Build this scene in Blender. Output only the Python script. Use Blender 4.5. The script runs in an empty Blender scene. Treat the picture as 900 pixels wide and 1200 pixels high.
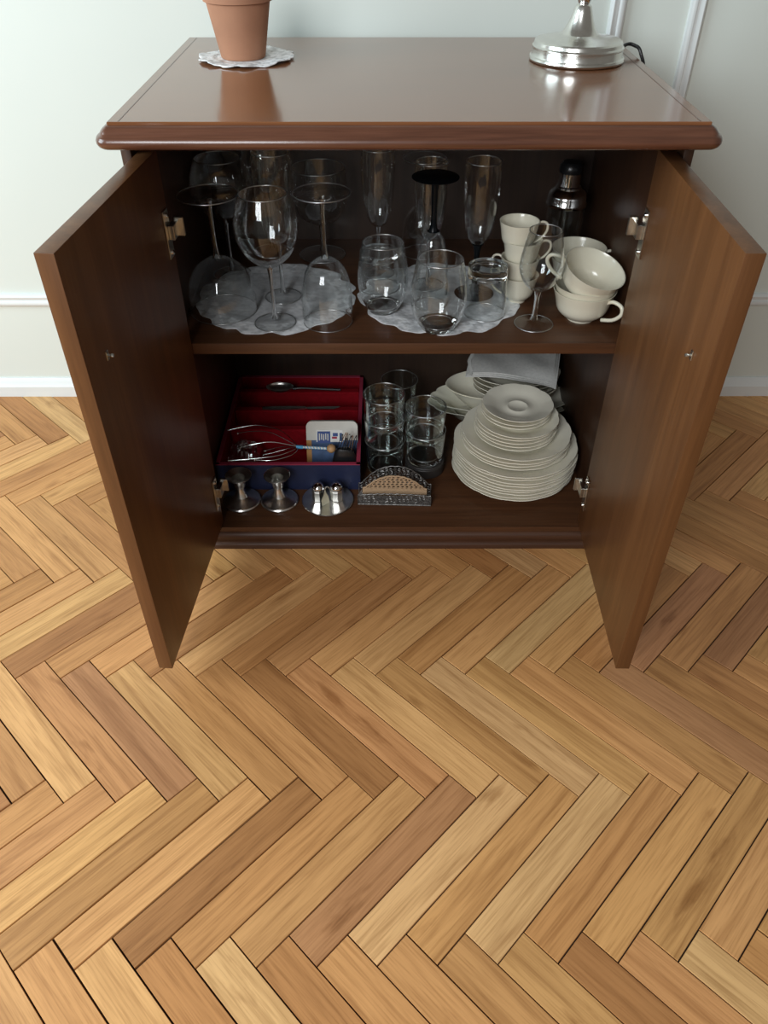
import bpy, bmesh, math, random
from mathutils import Vector, Matrix
PI = math.pi
R = math.radians
random.seed(7)
scene = bpy.context.scene
C = scene.collection

# ---------------------------------------------------------------- camera
cam_data = bpy.data.cameras.new('camera')
cam = bpy.data.objects.new('camera', cam_data)
C.objects.link(cam)
cam.location = (-0.0384, -1.2808, 1.2151)
cam.rotation_euler = (R(90 - 40.91), 0, R(-0.08))
cam_data.sensor_fit = 'VERTICAL'
cam_data.sensor_height = 36.0
cam_data.lens = 908.04 / 1200 * 36.0
cam_data.clip_start = 0.02
scene.camera = cam

# ---------------------------------------------------------------- world, window daylight, exposure
world = bpy.data.worlds.new('world')
scene.world = world
world.use_nodes = True
bg = world.node_tree.nodes['Background']
bg.inputs[0].default_value = (1.0, 0.95, 0.86, 1)
bg.inputs[1].default_value = 0.17

def window_light(name, loc, target, sx, sy, power, col):
    d = bpy.data.lights.new(name, 'AREA')
    d.shape = 'RECTANGLE'; d.size = sx; d.size_y = sy
    d.energy = power; d.color = col
    o = bpy.data.objects.new(name, d); C.objects.link(o)
    o.location = loc
    o.rotation_euler = (Vector(target) - Vector(loc)).to_track_quat('-Z', 'Y').to_euler()
    return o
# tall window in the wall on the left, and a pair of window sashes in the wall behind the camera
window_light('side_window_daylight', (-2.6, -0.80, 1.65), (0.2, -0.3, 0.6), 1.6, 1.8, 92, (0.78, 0.93, 1.0))
window_light('rear_window_daylight_sash', (-1.50, -3.0, 2.05), (-0.5, 0, 0.6), 0.6, 1.6, 44, (0.93, 0.97, 1.0))
window_light('rear_window_daylight_sash', (-0.81, -3.0, 2.05), (-0.3, 0, 0.6), 0.6, 1.6, 44, (0.93, 0.97, 1.0))

vs = scene.view_settings
vs.view_transform = 'Standard'; vs.look = 'None'; vs.gamma = 1.0
vs.use_curve_mapping = False
vs.exposure = 0.0
scene.cycles.transparent_max_bounces = 96
scene.cycles.max_bounces = 24
scene.cycles.transmission_bounces = 24
scene.cycles.glossy_bounces = 6
scene.cycles.diffuse_bounces = 4
scene.cycles.caustics_reflective = False
scene.cycles.caustics_refractive = False

# ---------------------------------------------------------------- materials
def new_mat(name):
    m = bpy.data.materials.new(name); m.use_nodes = True
    nt = m.node_tree
    return m, nt, nt.nodes, nt.links, nt.nodes['Principled BSDF']

def ramp(N, stops):
    r = N.new('ShaderNodeValToRGB')
    e = r.color_ramp.elements
    while len(e) < len(stops): e.new(0.5)
    for el, (p, c) in zip(e, stops):
        el.position = p; el.color = (*c, 1)
    return r

def wood(name, dark, mid, light, axis='X', scale=1.0, rough=0.3, coat=0.0, bump=0.08, spec=0.5, streak=1.0):
    m, nt, N, L, B = new_mat(name)
    tc = N.new('ShaderNodeTexCoord')
    mp = N.new('ShaderNodeMapping')
    s = [60 * scale] * 3
    s['XYZ'.index(axis)] = 2.6 * scale
    mp.inputs['Scale'].default_value = s
    L.new(tc.outputs['Object'], mp.inputs[0])
    n1 = N.new('ShaderNodeTexNoise'); n1.inputs['Scale'].default_value = 0.55 * streak; n1.inputs['Detail'].default_value = 7
    n1.inputs['Roughness'].default_value = 0.62; n1.inputs['Distortion'].default_value = 0.6
    L.new(mp.outputs[0], n1.inputs['Vector'])
    n2 = N.new('ShaderNodeTexNoise'); n2.inputs['Scale'].default_value = 3.5; n2.inputs['Detail'].default_value = 4
    L.new(mp.outputs[0], n2.inputs['Vector'])
    mx = N.new('ShaderNodeMix'); mx.data_type = 'FLOAT'; mx.inputs[0].default_value = 0.35
    L.new(n1.outputs[0], mx.inputs[2]); L.new(n2.outputs[0], mx.inputs[3])
    r = ramp(N, [(0.30, dark), (0.52, mid), (0.72, light)])
    L.new(mx.outputs[0], r.inputs[0])
    L.new(r.outputs[0], B.inputs['Base Color'])
    B.inputs['Roughness'].default_value = rough
    B.inputs['Specular IOR Level'].default_value = spec
    B.inputs['Coat Weight'].default_value = coat
    B.inputs['Coat Roughness'].default_value = 0.12
    bp = N.new('ShaderNodeBump'); bp.inputs['Strength'].default_value = bump; bp.inputs['Distance'].default_value = 0.001
    L.new(n2.outputs[0], bp.inputs['Height']); L.new(bp.outputs[0], B.inputs['Normal'])
    return m

def parquet(name, island=False):
    m, nt, N, L, B = new_mat(name)
    tc = N.new('ShaderNodeTexCoord')
    if island:
        geo = N.new('ShaderNodeNewGeometry'); rnd = geo.outputs['Random Per Island']
    else:
        oi = N.new('ShaderNodeObjectInfo'); rnd = oi.outputs['Random']
    mul = N.new('ShaderNodeMath'); mul.operation = 'MULTIPLY'; mul.inputs[1].default_value = 57.0
    L.new(rnd, mul.inputs[0])
    cmb = N.new('ShaderNodeCombineXYZ')
    for i in range(3): L.new(mul.outputs[0], cmb.inputs[i])
    add = N.new('ShaderNodeVectorMath'); add.operation = 'ADD'
    L.new(tc.outputs['Object'], add.inputs[0]); L.new(cmb.outputs[0], add.inputs[1])
    mp = N.new('ShaderNodeMapping'); mp.inputs['Scale'].default_value = (2.2, 34, 34)
    L.new(add.outputs[0], mp.inputs[0])
    # broad growth figure
    n1 = N.new('ShaderNodeTexNoise'); n1.inputs['Scale'].default_value = 1.3; n1.inputs['Detail'].default_value = 3
    n1.inputs['Roughness'].default_value = 0.55; n1.inputs['Distortion'].default_value = 1.1
    L.new(mp.outputs[0], n1.inputs['Vector'])
    # fine fibres
    mp2 = N.new('ShaderNodeMapping'); mp2.inputs['Scale'].default_value = (14, 340, 340)
    L.new(add.outputs[0], mp2.inputs[0])
    n2 = N.new('ShaderNodeTexNoise'); n2.inputs['Scale'].default_value = 1.0; n2.inputs['Detail'].default_value = 4
    L.new(mp2.outputs[0], n2.inputs['Vector'])
    # blotches
    mp3 = N.new('ShaderNodeMapping'); mp3.inputs['Scale'].default_value = (7, 26, 26)
    L.new(add.outputs[0], mp3.inputs[0])
    n3 = N.new('ShaderNodeTexNoise'); n3.inputs['Scale'].default_value = 1.0; n3.inputs['Detail'].default_value = 5
    L.new(mp3.outputs[0], n3.inputs['Vector'])
    # base tone per plank
    r0 = ramp(N, [(0.0, (0.29, 0.128, 0.04)), (0.16, (0.40, 0.195, 0.064)), (0.4, (0.52, 0.275, 0.098)),
                  (0.62, (0.46, 0.235, 0.08)), (0.8, (0.60, 0.345, 0.135)), (0.93, (0.66, 0.42, 0.18)), (1.0, (0.36, 0.155, 0.075))])
    if island:
        L.new(rnd, r0.inputs[0]); basec = r0.outputs[0]
    else:
        basec = oi.outputs['Color']
    r1 = ramp(N, [(0.22, (0.66, 0.58, 0.50)), (0.42, (0.90, 0.87, 0.83)), (0.54, (1.02, 1.01, 0.99)), (0.8, (1.14, 1.15, 1.16))])
    L.new(n1.outputs[0], r1.inputs[0])
    m1 = N.new('ShaderNodeMix'); m1.data_type = 'RGBA'; m1.blend_type = 'MULTIPLY'; m1.inputs[0].default_value = 1
    L.new(basec, m1.inputs[6]); L.new(r1.outputs[0], m1.inputs[7])
    r2 = ramp(N, [(0.32, (0.80, 0.76, 0.71)), (0.52, (1, 1, 1)), (0.75, (1.07, 1.07, 1.06))])
    L.new(n2.outputs[0], r2.inputs[0])
    m2 = N.new('ShaderNodeMix'); m2.data_type = 'RGBA'; m2.blend_type = 'MULTIPLY'; m2.inputs[0].default_value = 1
    L.new(m1.outputs[2], m2.inputs[6]); L.new(r2.outputs[0], m2.inputs[7])
    r3 = ramp(N, [(0.24, (0.5, 0.4, 0.3)), (0.36, (1, 1, 1)), (1.0, (1, 1, 1))])
    L.new(n3.outputs[0], r3.inputs[0])
    m3 = N.new('ShaderNodeMix'); m3.data_type = 'RGBA'; m3.blend_type = 'MULTIPLY'; m3.inputs[0].default_value = 0.8
    L.new(m2.outputs[2], m3.inputs[6]); L.new(r3.outputs[0], m3.inputs[7])
    L.new(m3.outputs[2], B.inputs['Base Color'])
    B.inputs['Roughness'].default_value = 0.46
    B.inputs['Specular IOR Level'].default_value = 0.35
    bp = N.new('ShaderNodeBump'); bp.inputs['Strength'].default_value = 0.12; bp.inputs['Distance'].default_value = 0.0006
    L.new(n2.outputs[0], bp.inputs['Height']); L.new(bp.outputs[0], B.inputs['Normal'])
    return m

def plain(name, col, rough=0.5, metal=0.0, spec=0.5, noise=0.0, nscale=40.0, bump=0.0, coat=0.0):
    m, nt, N, L, B = new_mat(name)
    B.inputs['Base Color'].default_value = (*col, 1)
    B.inputs['Roughness'].default_value = rough
    B.inputs['Metallic'].default_value = metal
    B.inputs['Specular IOR Level'].default_value = spec
    B.inputs['Coat Weight'].default_value = coat
    if noise or bump:
        tc = N.new('ShaderNodeTexCoord')
        n = N.new('ShaderNodeTexNoise'); n.inputs['Scale'].default_value = nscale; n.inputs['Detail'].default_value = 5
        L.new(tc.outputs['Object'], n.inputs['Vector'])
        if noise:
            lo = tuple(max(0, c * (1 - noise)) for c in col); hi = tuple(min(1, c * (1 + noise)) for c in col)
            r = ramp(N, [(0.3, lo), (0.7, hi)])
            L.new(n.outputs[0], r.inputs[0]); L.new(r.outputs[0], B.inputs['Base Color'])
        if bump:
            b = N.new('ShaderNodeBump'); b.inputs['Strength'].default_value = bump; b.inputs['Distance'].default_value = 0.001
            L.new(n.outputs[0], b.inputs['Height']); L.new(b.outputs[0], B.inputs['Normal'])
    return m

def glass(name, tint=(0.96, 0.975, 0.97), f0=0.035, gain=0.9, power=4.0, rough=0.015):
    """thin-walled glass: clear transmission plus a Schlick reflection"""
    m, nt, N, L, B = new_mat(name)
    N.remove(B)
    out = [n for n in N if n.type == 'OUTPUT_MATERIAL'][0]
    lw = N.new('ShaderNodeLayerWeight'); lw.inputs[0].default_value = 0.5
    p = N.new('ShaderNodeMath'); p.operation = 'POWER'; p.inputs[1].default_value = power
    L.new(lw.outputs['Facing'], p.inputs[0])
    ma = N.new('ShaderNodeMath'); ma.operation = 'MULTIPLY_ADD'; ma.inputs[1].default_value = gain; ma.inputs[2].default_value = f0
    L.new(p.outputs[0], ma.inputs[0])
    tr = N.new('ShaderNodeBsdfTransparent'); tr.inputs[0].default_value = (*tint, 1)
    gl = N.new('ShaderNodeBsdfGlossy'); gl.inputs['Roughness'].default_value = rough; gl.inputs[0].default_value = (1, 1, 1, 1)
    mx = N.new('ShaderNodeMixShader')
    L.new(ma.outputs[0], mx.inputs[0]); L.new(tr.outputs[0], mx.inputs[1]); L.new(gl.outputs[0], mx.inputs[2])
    L.new(mx.outputs[0], out.inputs[0])
    return m

def lace(name, col, alpha=1.0, rmid=None, cell=160.0):
    """lace: plain centre, patterned outer band with openings; rmid = radius where the band begins"""
    m, nt, N, L, B = new_mat(name)
    tc = N.new('ShaderNodeTexCoord')
    ln = N.new('ShaderNodeVectorMath'); ln.operation = 'LENGTH'
    L.new(tc.outputs['Object'], ln.inputs[0])
    band = N.new('ShaderNodeMapRange'); band.inputs[1].default_value = rmid * 0.97; band.inputs[2].default_value = rmid * 1.02
    L.new(ln.outputs['Value'], band.inputs[0])
    v = N.new('ShaderNodeTexVoronoi'); v.feature = 'SMOOTH_F1'; v.inputs['Scale'].default_value = cell
    L.new(tc.outputs['Object'], v.inputs['Vector'])
    n = N.new('ShaderNodeTexNoise'); n.inputs['Scale'].default_value = cell * 0.36; n.inputs['Detail'].default_value = 2
    L.new(tc.outputs['Object'], n.inputs['Vector'])
    r = ramp(N, [(0.40, tuple(c * 0.84 for c in col)), (0.55, col), (0.7, tuple(min(1, c * 1.08) for c in col))])
    L.new(n.outputs[0], r.inputs[0]); L.new(r.outputs[0], B.inputs['Base Color'])
    ra = ramp(N, [(0.38, (alpha * 0.80,) * 3), (0.52, (min(1, alpha * 1.15),) * 3)])
    L.new(n.outputs[0], ra.inputs[0])
    mx = N.new('ShaderNodeMix'); mx.data_type = 'FLOAT'
    mx.inputs[2].default_value = alpha * 0.66
    L.new(band.outputs[0], mx.inputs[0]); L.new(ra.outputs[0], mx.inputs[3])
    L.new(mx.outputs[0], B.inputs['Alpha'])
    B.inputs['Roughness'].default_value = 0.5
    b = N.new('ShaderNodeBump'); b.inputs['Strength'].default_value = 0.35; b.inputs['Distance'].default_value = 0.003
    L.new(v.outputs['Distance'], b.inputs['Height']); L.new(b.outputs[0], B.inputs['Normal'])
    return m

M = {}
M['top'] = wood('mahogany_top', (0.15, 0.055, 0.022), (0.20, 0.077, 0.031), (0.25, 0.10, 0.042), 'X', 1.0, 0.17, 0.3, 0.02, 0.5)
M['mould'] = wood('mahogany_moulding', (0.055, 0.019, 0.010), (0.105, 0.039, 0.021), (0.15, 0.060, 0.034), 'X', 1.3, 0.27, 0.3, 0.06)
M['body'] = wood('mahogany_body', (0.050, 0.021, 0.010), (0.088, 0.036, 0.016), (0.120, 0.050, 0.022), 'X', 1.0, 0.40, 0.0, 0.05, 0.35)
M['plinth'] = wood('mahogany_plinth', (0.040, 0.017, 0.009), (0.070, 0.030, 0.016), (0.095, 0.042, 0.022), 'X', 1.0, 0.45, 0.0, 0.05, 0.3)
M['body_z'] = wood('mahogany_upright_shaded', (0.032, 0.014, 0.008), (0.055, 0.024, 0.012), (0.075, 0.034, 0.017), 'Z', 1.0, 0.40, 0.0, 0.05, 0.35)  # darker copy of the body wood; interior shade is put into the colour
M['back'] = wood('shade_darkened_back_board', (0.022, 0.012, 0.008), (0.035, 0.018, 0.011), (0.048, 0.025, 0.015), 'Z', 1.0, 0.45, 0.0, 0.05)  # cabinet wood darkened so the shade at the back is in its colour
M['door'] = wood('mahogany_door', (0.082, 0.032, 0.011), (0.122, 0.049, 0.017), (0.168, 0.071, 0.025), 'Z', 0.8, 0.36, 0.0, 0.04, 0.38)
M['wall'] = plain('painted_wall', (0.65, 0.685, 0.635), 0.55, noise=0.015, nscale=3.0, bump=0.05)
M['trim'] = plain('painted_trim', (0.69, 0.71, 0.70), 0.38, noise=0.02, nscale=12.0)
M['joint'] = plain('floor_joint', (0.035, 0.02, 0.012), 0.9, noise=0.3)
M['plank'] = parquet('parquet_plank')
M['plank_far'] = parquet('parquet_plank_rest', True)
def solid_glass(name, col, ior=1.5, rough=0.0):
    m, nt, N, L, B = new_mat(name)
    B.inputs['Base Color'].default_value = (*col, 1)
    B.inputs['Transmission Weight'].default_value = 1.0
    B.inputs['Roughness'].default_value = rough
    B.inputs['IOR'].default_value = ior
    return m
M['glass'] = glass('clear_glass', (0.98, 0.988, 0.988), 0.034, 0.95, 3.0)
M['glass_foot'] = glass('foot_glass', (0.985, 0.99, 0.99), 0.03, 0.9, 4.5)
def edge_glass(name, refl=0.5, rough=0.3):
    m, nt, N, L, B = new_mat(name)
    N.remove(B)
    out = [n for n in N if n.type == 'OUTPUT_MATERIAL'][0]
    tr = N.new('ShaderNodeBsdfTransparent'); tr.inputs[0].default_value = (0.95, 0.97, 0.97, 1)
    gl = N.new('ShaderNodeBsdfGlossy'); gl.inputs['Roughness'].default_value = rough
    mx = N.new('ShaderNodeMixShader'); mx.inputs[0].default_value = refl
    L.new(tr.outputs[0], mx.inputs[1]); L.new(gl.outputs[0], mx.inputs[2]); L.new(mx.outputs[0], out.inputs[0])
    return m
M['glass_edge'] = edge_glass('glass_edge')
M['glass_solid'] = solid_glass('solid_glass', (0.97, 0.99, 0.985), 1.5)
M['glass_thick'] = solid_glass('thick_glass', (0.93, 0.97, 0.965), 1.48)
M['glass_low'] = glass('tumbler_glass', (0.95, 0.975, 0.97), 0.05, 0.95, 2.6, 0.02)
M['black_glass'] = plain('black_glass', (0.004, 0.005, 0.006), 0.2, spec=0.12)
M['cream'] = plain('cream_porcelain', (0.72, 0.68, 0.55), 0.22, noise=0.02, nscale=20, coat=0.3)
M['ivory'] = plain('ivory_porcelain', (0.84, 0.805, 0.68), 0.24, noise=0.02, nscale=20, coat=0.3)
M['pewter'] = plain('pewter', (0.76, 0.75, 0.72), 0.28, 1.0, noise=0.12, nscale=60)
M['chrome'] = plain('chrome', (0.78, 0.78, 0.78), 0.10, 1.0)
M['nickel'] = plain('nickel_hinge', (0.62, 0.60, 0.55), 0.28, 1.0, noise=0.1, nscale=80)
M['silver'] = plain('brushed_silver', (0.74, 0.73, 0.69), 0.22, 1.0, noise=0.06, nscale=90)
M['terracotta'] = plain('terracotta', (0.37, 0.185, 0.112), 0.85, noise=0.10, nscale=14, bump=0.1, spec=0.2)
M['soil'] = plain('soil', (0.035, 0.022, 0.014), 0.95, noise=0.5, nscale=120, bump=0.8)
M['lace_white'] = lace('lace_white', (0.84, 0.84, 0.85), 1.0, 0.045, 200.0)
M['lace_mat'] = lace('lace_mat', (0.92, 0.94, 0.96), 0.97, 0.122, 130.0)
M['navy'] = plain('navy_card', (0.008, 0.014, 0.052), 0.6, noise=0.1, nscale=60)
M['red'] = plain('red_felt', (0.26, 0.004, 0.010), 0.9, noise=0.12, nscale=90, spec=0.15)
M['redtrim'] = plain('crimson_edge', (0.36, 0.03, 0.07), 0.7)
M['black'] = plain('black_plastic', (0.01, 0.01, 0.011), 0.3)
M['dark'] = plain('dark_tin', (0.03, 0.026, 0.024), 0.5, noise=0.2)
M['wire'] = plain('bare_wire', (0.72, 0.70, 0.68), 0.22, 1.0)
M['bead'] = plain('wooden_bead', (0.52, 0.30, 0.14), 0.5, noise=0.1)
M['blue'] = plain('sky_blue', (0.09, 0.42, 0.72), 0.4)
M['white'] = plain('white_plastic', (0.80, 0.80, 0.77), 0.5)
M['card_white'] = plain('offwhite_card', (0.66, 0.64, 0.58), 0.6, noise=0.05)
M['card_blue'] = plain('blue_print', (0.035, 0.085, 0.20), 0.55, noise=0.25, nscale=50)
M['label_blue'] = plain('label_blue', (0.02, 0.06, 0.24), 0.5)
M['orange'] = plain('orange_print', (0.45, 0.22, 0.06), 0.6)
M['paper'] = plain('cream_paper', (0.62, 0.58, 0.42), 0.7)
M['linen'] = plain('white_linen', (0.66, 0.66, 0.63), 0.9, noise=0.08, nscale=150, bump=0.4)
M['filigree'] = plain('tarnished_silver', (0.24, 0.23, 0.22), 0.5, 0.9, noise=0.45, nscale=160, bump=0.9)
M['tan'] = plain('tan_card', (0.48, 0.32, 0.19), 0.7, noise=0.08)
M['cable'] = plain('black_cable', (0.008, 0.008, 0.009), 0.4)
M['film'] = glass('plastic_film', (0.90, 0.92, 0.94), 0.13, 0.85, 1.6, 0.18)

# ---------------------------------------------------------------- mesh helpers
def finish(bm, name, mat, parent=None, smooth=False, angle=35):
    bmesh.ops.recalc_face_normals(bm, faces=bm.faces[:])
    me = bpy.data.meshes.new(name)
    bm.to_mesh(me); bm.free()
    me.materials.append(M[mat] if isinstance(mat, str) else mat)
    if smooth:
        for p in me.polygons: p.use_smooth = True
        try: me.set_sharp_from_angle(angle=R(angle))
        except Exception: pass
    o = bpy.data.objects.new(name, me)
    C.objects.link(o)
    if parent: o.parent = parent
    return o

def tag(o, label, cat, group=None):
    o['label'] = label; o['category'] = cat
    if group: o['group'] = group
    return o

def thing(name, label, cat, loc=(0, 0, 0), rot=(0, 0, 0), group=None):
    o = bpy.data.objects.new(name, None); C.objects.link(o)
    o.empty_display_size = 0.05
    o.location = loc; o.rotation_euler = rot
    return tag(o, label, cat, group)

def struct(o):
    o['kind'] = 'structure'; return o

def box(bm, x0, x1, y0, y1, z0, z1, bev=0.0, seg=2, mat=None):
    r = bmesh.ops.create_cube(bm, size=1.0)
    vs_ = r['verts']
    T = Matrix.Translation(((x0 + x1) / 2, (y0 + y1) / 2, (z0 + z1) / 2)) @ Matrix.Diagonal((x1 - x0, y1 - y0, z1 - z0, 1))
    if mat is not None: T = mat @ T
    bmesh.ops.transform(bm, matrix=T, verts=vs_)
    if bev:
        es = list({e for v in vs_ for e in v.link_edges})
        bmesh.ops.bevel(bm, geom=es, offset=bev, segments=seg, affect='EDGES', profile=0.6)
    return bm

def bx(*a, **k):
    return box(bmesh.new(), *a, **k)

def lathe(prof, seg=40, bm=None, mod=None, closed=False, mat=None):
    """revolve (r, z) points about Z; mod(theta, r, z) -> (r, z)"""
    bm = bm or bmesh.new()
    rings = []
    for r, z in prof:
        if r < 1e-6:
            rings.append([bm.verts.new((0, 0, z))]); continue
        ring = []
        for i in range(seg):
            t = 2 * PI * i / seg
            rr, zz = mod(t, r, z) if mod else (r, z)
            ring.append(bm.verts.new((rr * math.cos(t), rr * math.sin(t), zz)))
        rings.append(ring)
    pairs = list(zip(rings, rings[1:]))
    if closed: pairs.append((rings[-1], rings[0]))
    for a, b in pairs:
        if len(a) == 1 and len(b) == 1: continue
        for i in range(seg):
            j = (i + 1) % seg
            if len(a) == 1: bm.faces.new((a[0], b[i], b[j]))
            elif len(b) == 1: bm.faces.new((a[i], b[0], a[j]))
            else: bm.faces.new((a[i], b[i], b[j], a[j]))
    if mat is not None:
        bmesh.ops.transform(bm, matrix=mat, verts=bm.verts[:])
    return bm

def smooth_path(pts, n=6, closed=False):
    """Catmull-Rom"""
    P = [Vector(p) for p in pts]
    out = []
    cnt = len(P) if closed else len(P) - 1
    for i in range(cnt):
        if closed:
            p0, p1, p2, p3 = P[i - 1], P[i], P[(i + 1) % len(P)], P[(i + 2) % len(P)]
        else:
            p0 = P[max(i - 1, 0)]; p1 = P[i]; p2 = P[i + 1]; p3 = P[min(i + 2, len(P) - 1)]
        for k in range(n):
            t = k / n
            out.append(0.5 * ((2 * p1) + (-p0 + p2) * t + (2 * p0 - 5 * p1 + 4 * p2 - p3) * t * t + (-p0 + 3 * p1 - 3 * p2 + p3) * t ** 3))
    if not closed: out.append(P[-1])
    return out

def tube(bm, pts, rad, seg=8, flat=None, cap=True, closed=False):
    """sweep a circle (or ellipse, flat=(ru, rv)) along pts; rad may be a list"""
    P = [Vector(p) for p in pts]
    n = len(P)
    up = Vector((0, 0, 1)); rings = []
    prev = None
    for i in range(n):
        if closed: t = P[(i + 1) % n] - P[i - 1]
        else: t = P[min(i + 1, n - 1)] - P[max(i - 1, 0)]
        t.normalize()
        if prev is None:
            a = up if abs(t.dot(up)) < 0.9 else Vector((1, 0, 0))
            u = t.cross(a).normalized()
        else:
            u = (prev - t * prev.dot(t)).normalized()
        v = t.cross(u); prev = u
        r = rad[i] if isinstance(rad, (list, tuple)) else rad
        ru, rv = flat if flat else (r, r)
        rings.append([bm.verts.new(P[i] + u * (ru * math.cos(2 * PI * k / seg)) + v * (rv * math.sin(2 * PI * k / seg))) for k in range(seg)])
    pr = list(zip(rings, rings[1:]))
    if closed: pr.append((rings[-1], rings[0]))
    for a, b in pr:
        for k in range(seg):
            j = (k + 1) % seg
            bm.faces.new((a[k], a[j], b[j], b[k]))
    if cap and not closed:
        bm.faces.new(rings[0][::-1]); bm.faces.new(rings[-1])
    return bm

def prism(bm, outline, z0, z1, mat=None):
    a = [bm.verts.new((x, y, z0)) for x, y in outline]
    b = [bm.verts.new((x, y, z1)) for x, y in outline]
    bm.faces.new(a[::-1]); bm.faces.new(b)
    n = len(a)
    for i in range(n):
        j = (i + 1) % n
        bm.faces.new((a[i], a[j], b[j], b[i]))
    if mat is not None: bmesh.ops.transform(bm, matrix=mat, verts=a + b)
    return bm

def copy_tree(o, parent=None):
    c = o.copy(); C.objects.link(c); c.parent = parent
    for ch in list(o.children): copy_tree(ch, c)
    return c

# ================================================================ SETTING
WALL_Y = 0.6485
# ---- herringbone parquet
floor = struct(finish(bx(-3.2, 3.2, -4.2, WALL_Y + 0.02, -0.03, -0.006), 'floor', 'joint'))
PW, PL = 0.0611, 0.3614
gap = 0.0017
def plank_mesh(g):
    bm = bmesh.new()
    hx, hy = (PL - g) / 2, (PW - g) / 2
    def ring(i, z): return [bm.verts.new((sx * (hx - i), sy * (hy - i), z)) for sx, sy in ((-1, -1), (1, -1), (1, 1), (-1, 1))]
    r0, r1, r2 = ring(0, -0.008), ring(0, -0.0011), ring(0.0005, 0.0)
    for a, b in ((r0, r1), (r1, r2)):
        for k in range(4):
            j = (k + 1) % 4; bm.faces.new((a[k], a[j], b[j], b[k]))
    bm.faces.new(r2)
    return bm
variants = []
for g in (0.0015, 0.0021, 0.0030):
    o = finish(plank_mesh(g), 'plank', 'plank'); variants.append(o.data); bpy.data.objects.remove(o)
rot = 0.0116
s2 = math.sqrt(2)
# tip of the "/" planks (V) on the row v=oy ; u offset
U0, V0 = -0.62312, -0.5698
def lattice_to_world(a, b):
    # u along the wall, q toward the camera
    u = (a + b) / s2; q = (a - b) / s2
    return u, q
# V tip: a=L, b=W -> u=(L+W)/s2, q=(L-W)/s2
tip_u, tip_q = lattice_to_world(PL, PW)
def world(a, b):
    u, q = lattice_to_world(a, b)
    x = U0 + (u - tip_u); y = V0 - (q - tip_q)
    c, s = math.cos(rot), math.sin(rot)
    return x * c - y * s, x * s + y * c
cells = []
for k in range(-90, 90):
    for n in range(-12, 12):
        ax, bx_ = k * PW + n * PL, k * PW - n * PL
        cells.append((ax + PL / 2, bx_ + PW / 2, 'H'))
        cells.append((ax + PL + PW / 2, bx_ + PW - PL / 2, 'V'))
allp = []
dirH = math.atan2(-1, 1) + rot      # a axis: u+, q+ (toward the camera)
dirV = math.atan2(1, 1) + rot
for a, b, kind in cells:
    x, y = world(a, b)
    if -2.2 < x < 2.2 and -2.0 < y < WALL_Y + 0.10:
        allp.append((x, y, dirH if kind == 'H' else dirV))
# nearest to the middle of the picture first (what the photograph shows largest)
def shown(p):
    x, y, _ = p
    d = y + 1.2808
    lim = 0.62 * math.hypot(d, 1.2) + 0.2
    if y < -1.15: return 50 + abs(x) - y
    if abs(x) > lim: return 20 + abs(x)
    if -0.36 < x < 0.36 and y > 0.15: return 30 + y
    return (y + 1.0) * 0.3 + abs(x) / lim
allp.sort(key=shown)
palette = [((0.53, 0.266, 0.097), 9), ((0.565, 0.293, 0.110), 8), ((0.48, 0.233, 0.083), 7), ((0.43, 0.199, 0.069), 4), ((0.60, 0.325, 0.128), 5),
           ((0.36, 0.160, 0.056), 2), ((0.62, 0.360, 0.155), 2), ((0.50, 0.238, 0.092), 3), ((0.41, 0.188, 0.082), 1)]
pal = [c for c, w in palette for _ in range(w)]
for i, (x, y, d) in enumerate(allp[:300]):
    o = bpy.data.objects.new('plank', variants[random.choice((0, 0, 1, 1, 1, 2))]); C.objects.link(o)
    o.parent = floor
    o.location = (x, y, random.uniform(-0.0004, 0.0002))
    o.rotation_euler = (0, 0, d + random.choice((0, PI)) + random.uniform(-0.0012, 0.0012))
    c = random.choice(pal); f = random.uniform(0.92, 1.08)
    o.color = (c[0] * f, c[1] * f * random.uniform(0.97, 1.03), c[2] * f, 1)
bm = bmesh.new()
for x, y, d in allp[300:]:
    b2 = plank_mesh(gap); me = bpy.data.meshes.new('t'); 
    bmesh.ops.transform(b2, matrix=Matrix.Translation((x, y, 0)) @ Matrix.Rotation(d, 4, 'Z'), verts=b2.verts[:])
    b2.to_mesh(me); b2.free(); bm.from_mesh(me); bpy.data.meshes.remove(me)
rest = finish(bm, 'outlying_planks', 'plank_far', floor); rest['kind'] = 'stuff'

# ---- wall with applied mouldings
wall = struct(finish(bx(-3.2, 3.2, WALL_Y, WALL_Y + 0.12, -0.03, 2.8), 'wall_back', 'wall'))
def run_profile(prof, p0, p1, out, up):
    """sweep profile [(out, up)] from p0 to p1"""
    bm = bmesh.new(); p0, p1, out, up = map(Vector, (p0, p1, out, up))
    a = [bm.verts.new(p0 + out * u + up * v) for u, v in prof]
    b = [bm.verts.new(p1 + out * u + up * v) for u, v in prof]
    n = len(prof)
    for i in range(n):
        j = (i + 1) % n; bm.faces.new((a[i], a[j], b[j], b[i]))
    bm.faces.new(a[::-1]); bm.faces.new(b)
    return bm
base_prof = [(0, 0), (0.016, 0), (0.016, 0.034), (0.013, 0.038), (0.010, 0.046), (0.006, 0.054), (0.004, 0.057), (0, 0.057)]
struct(finish(run_profile(base_prof, (-3.2, WALL_Y, -0.002), (3.2, WALL_Y, -0.002), (0, -1, 0), (0, 0, 1)), 'baseboard_back', 'trim', None, True, 30))
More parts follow.
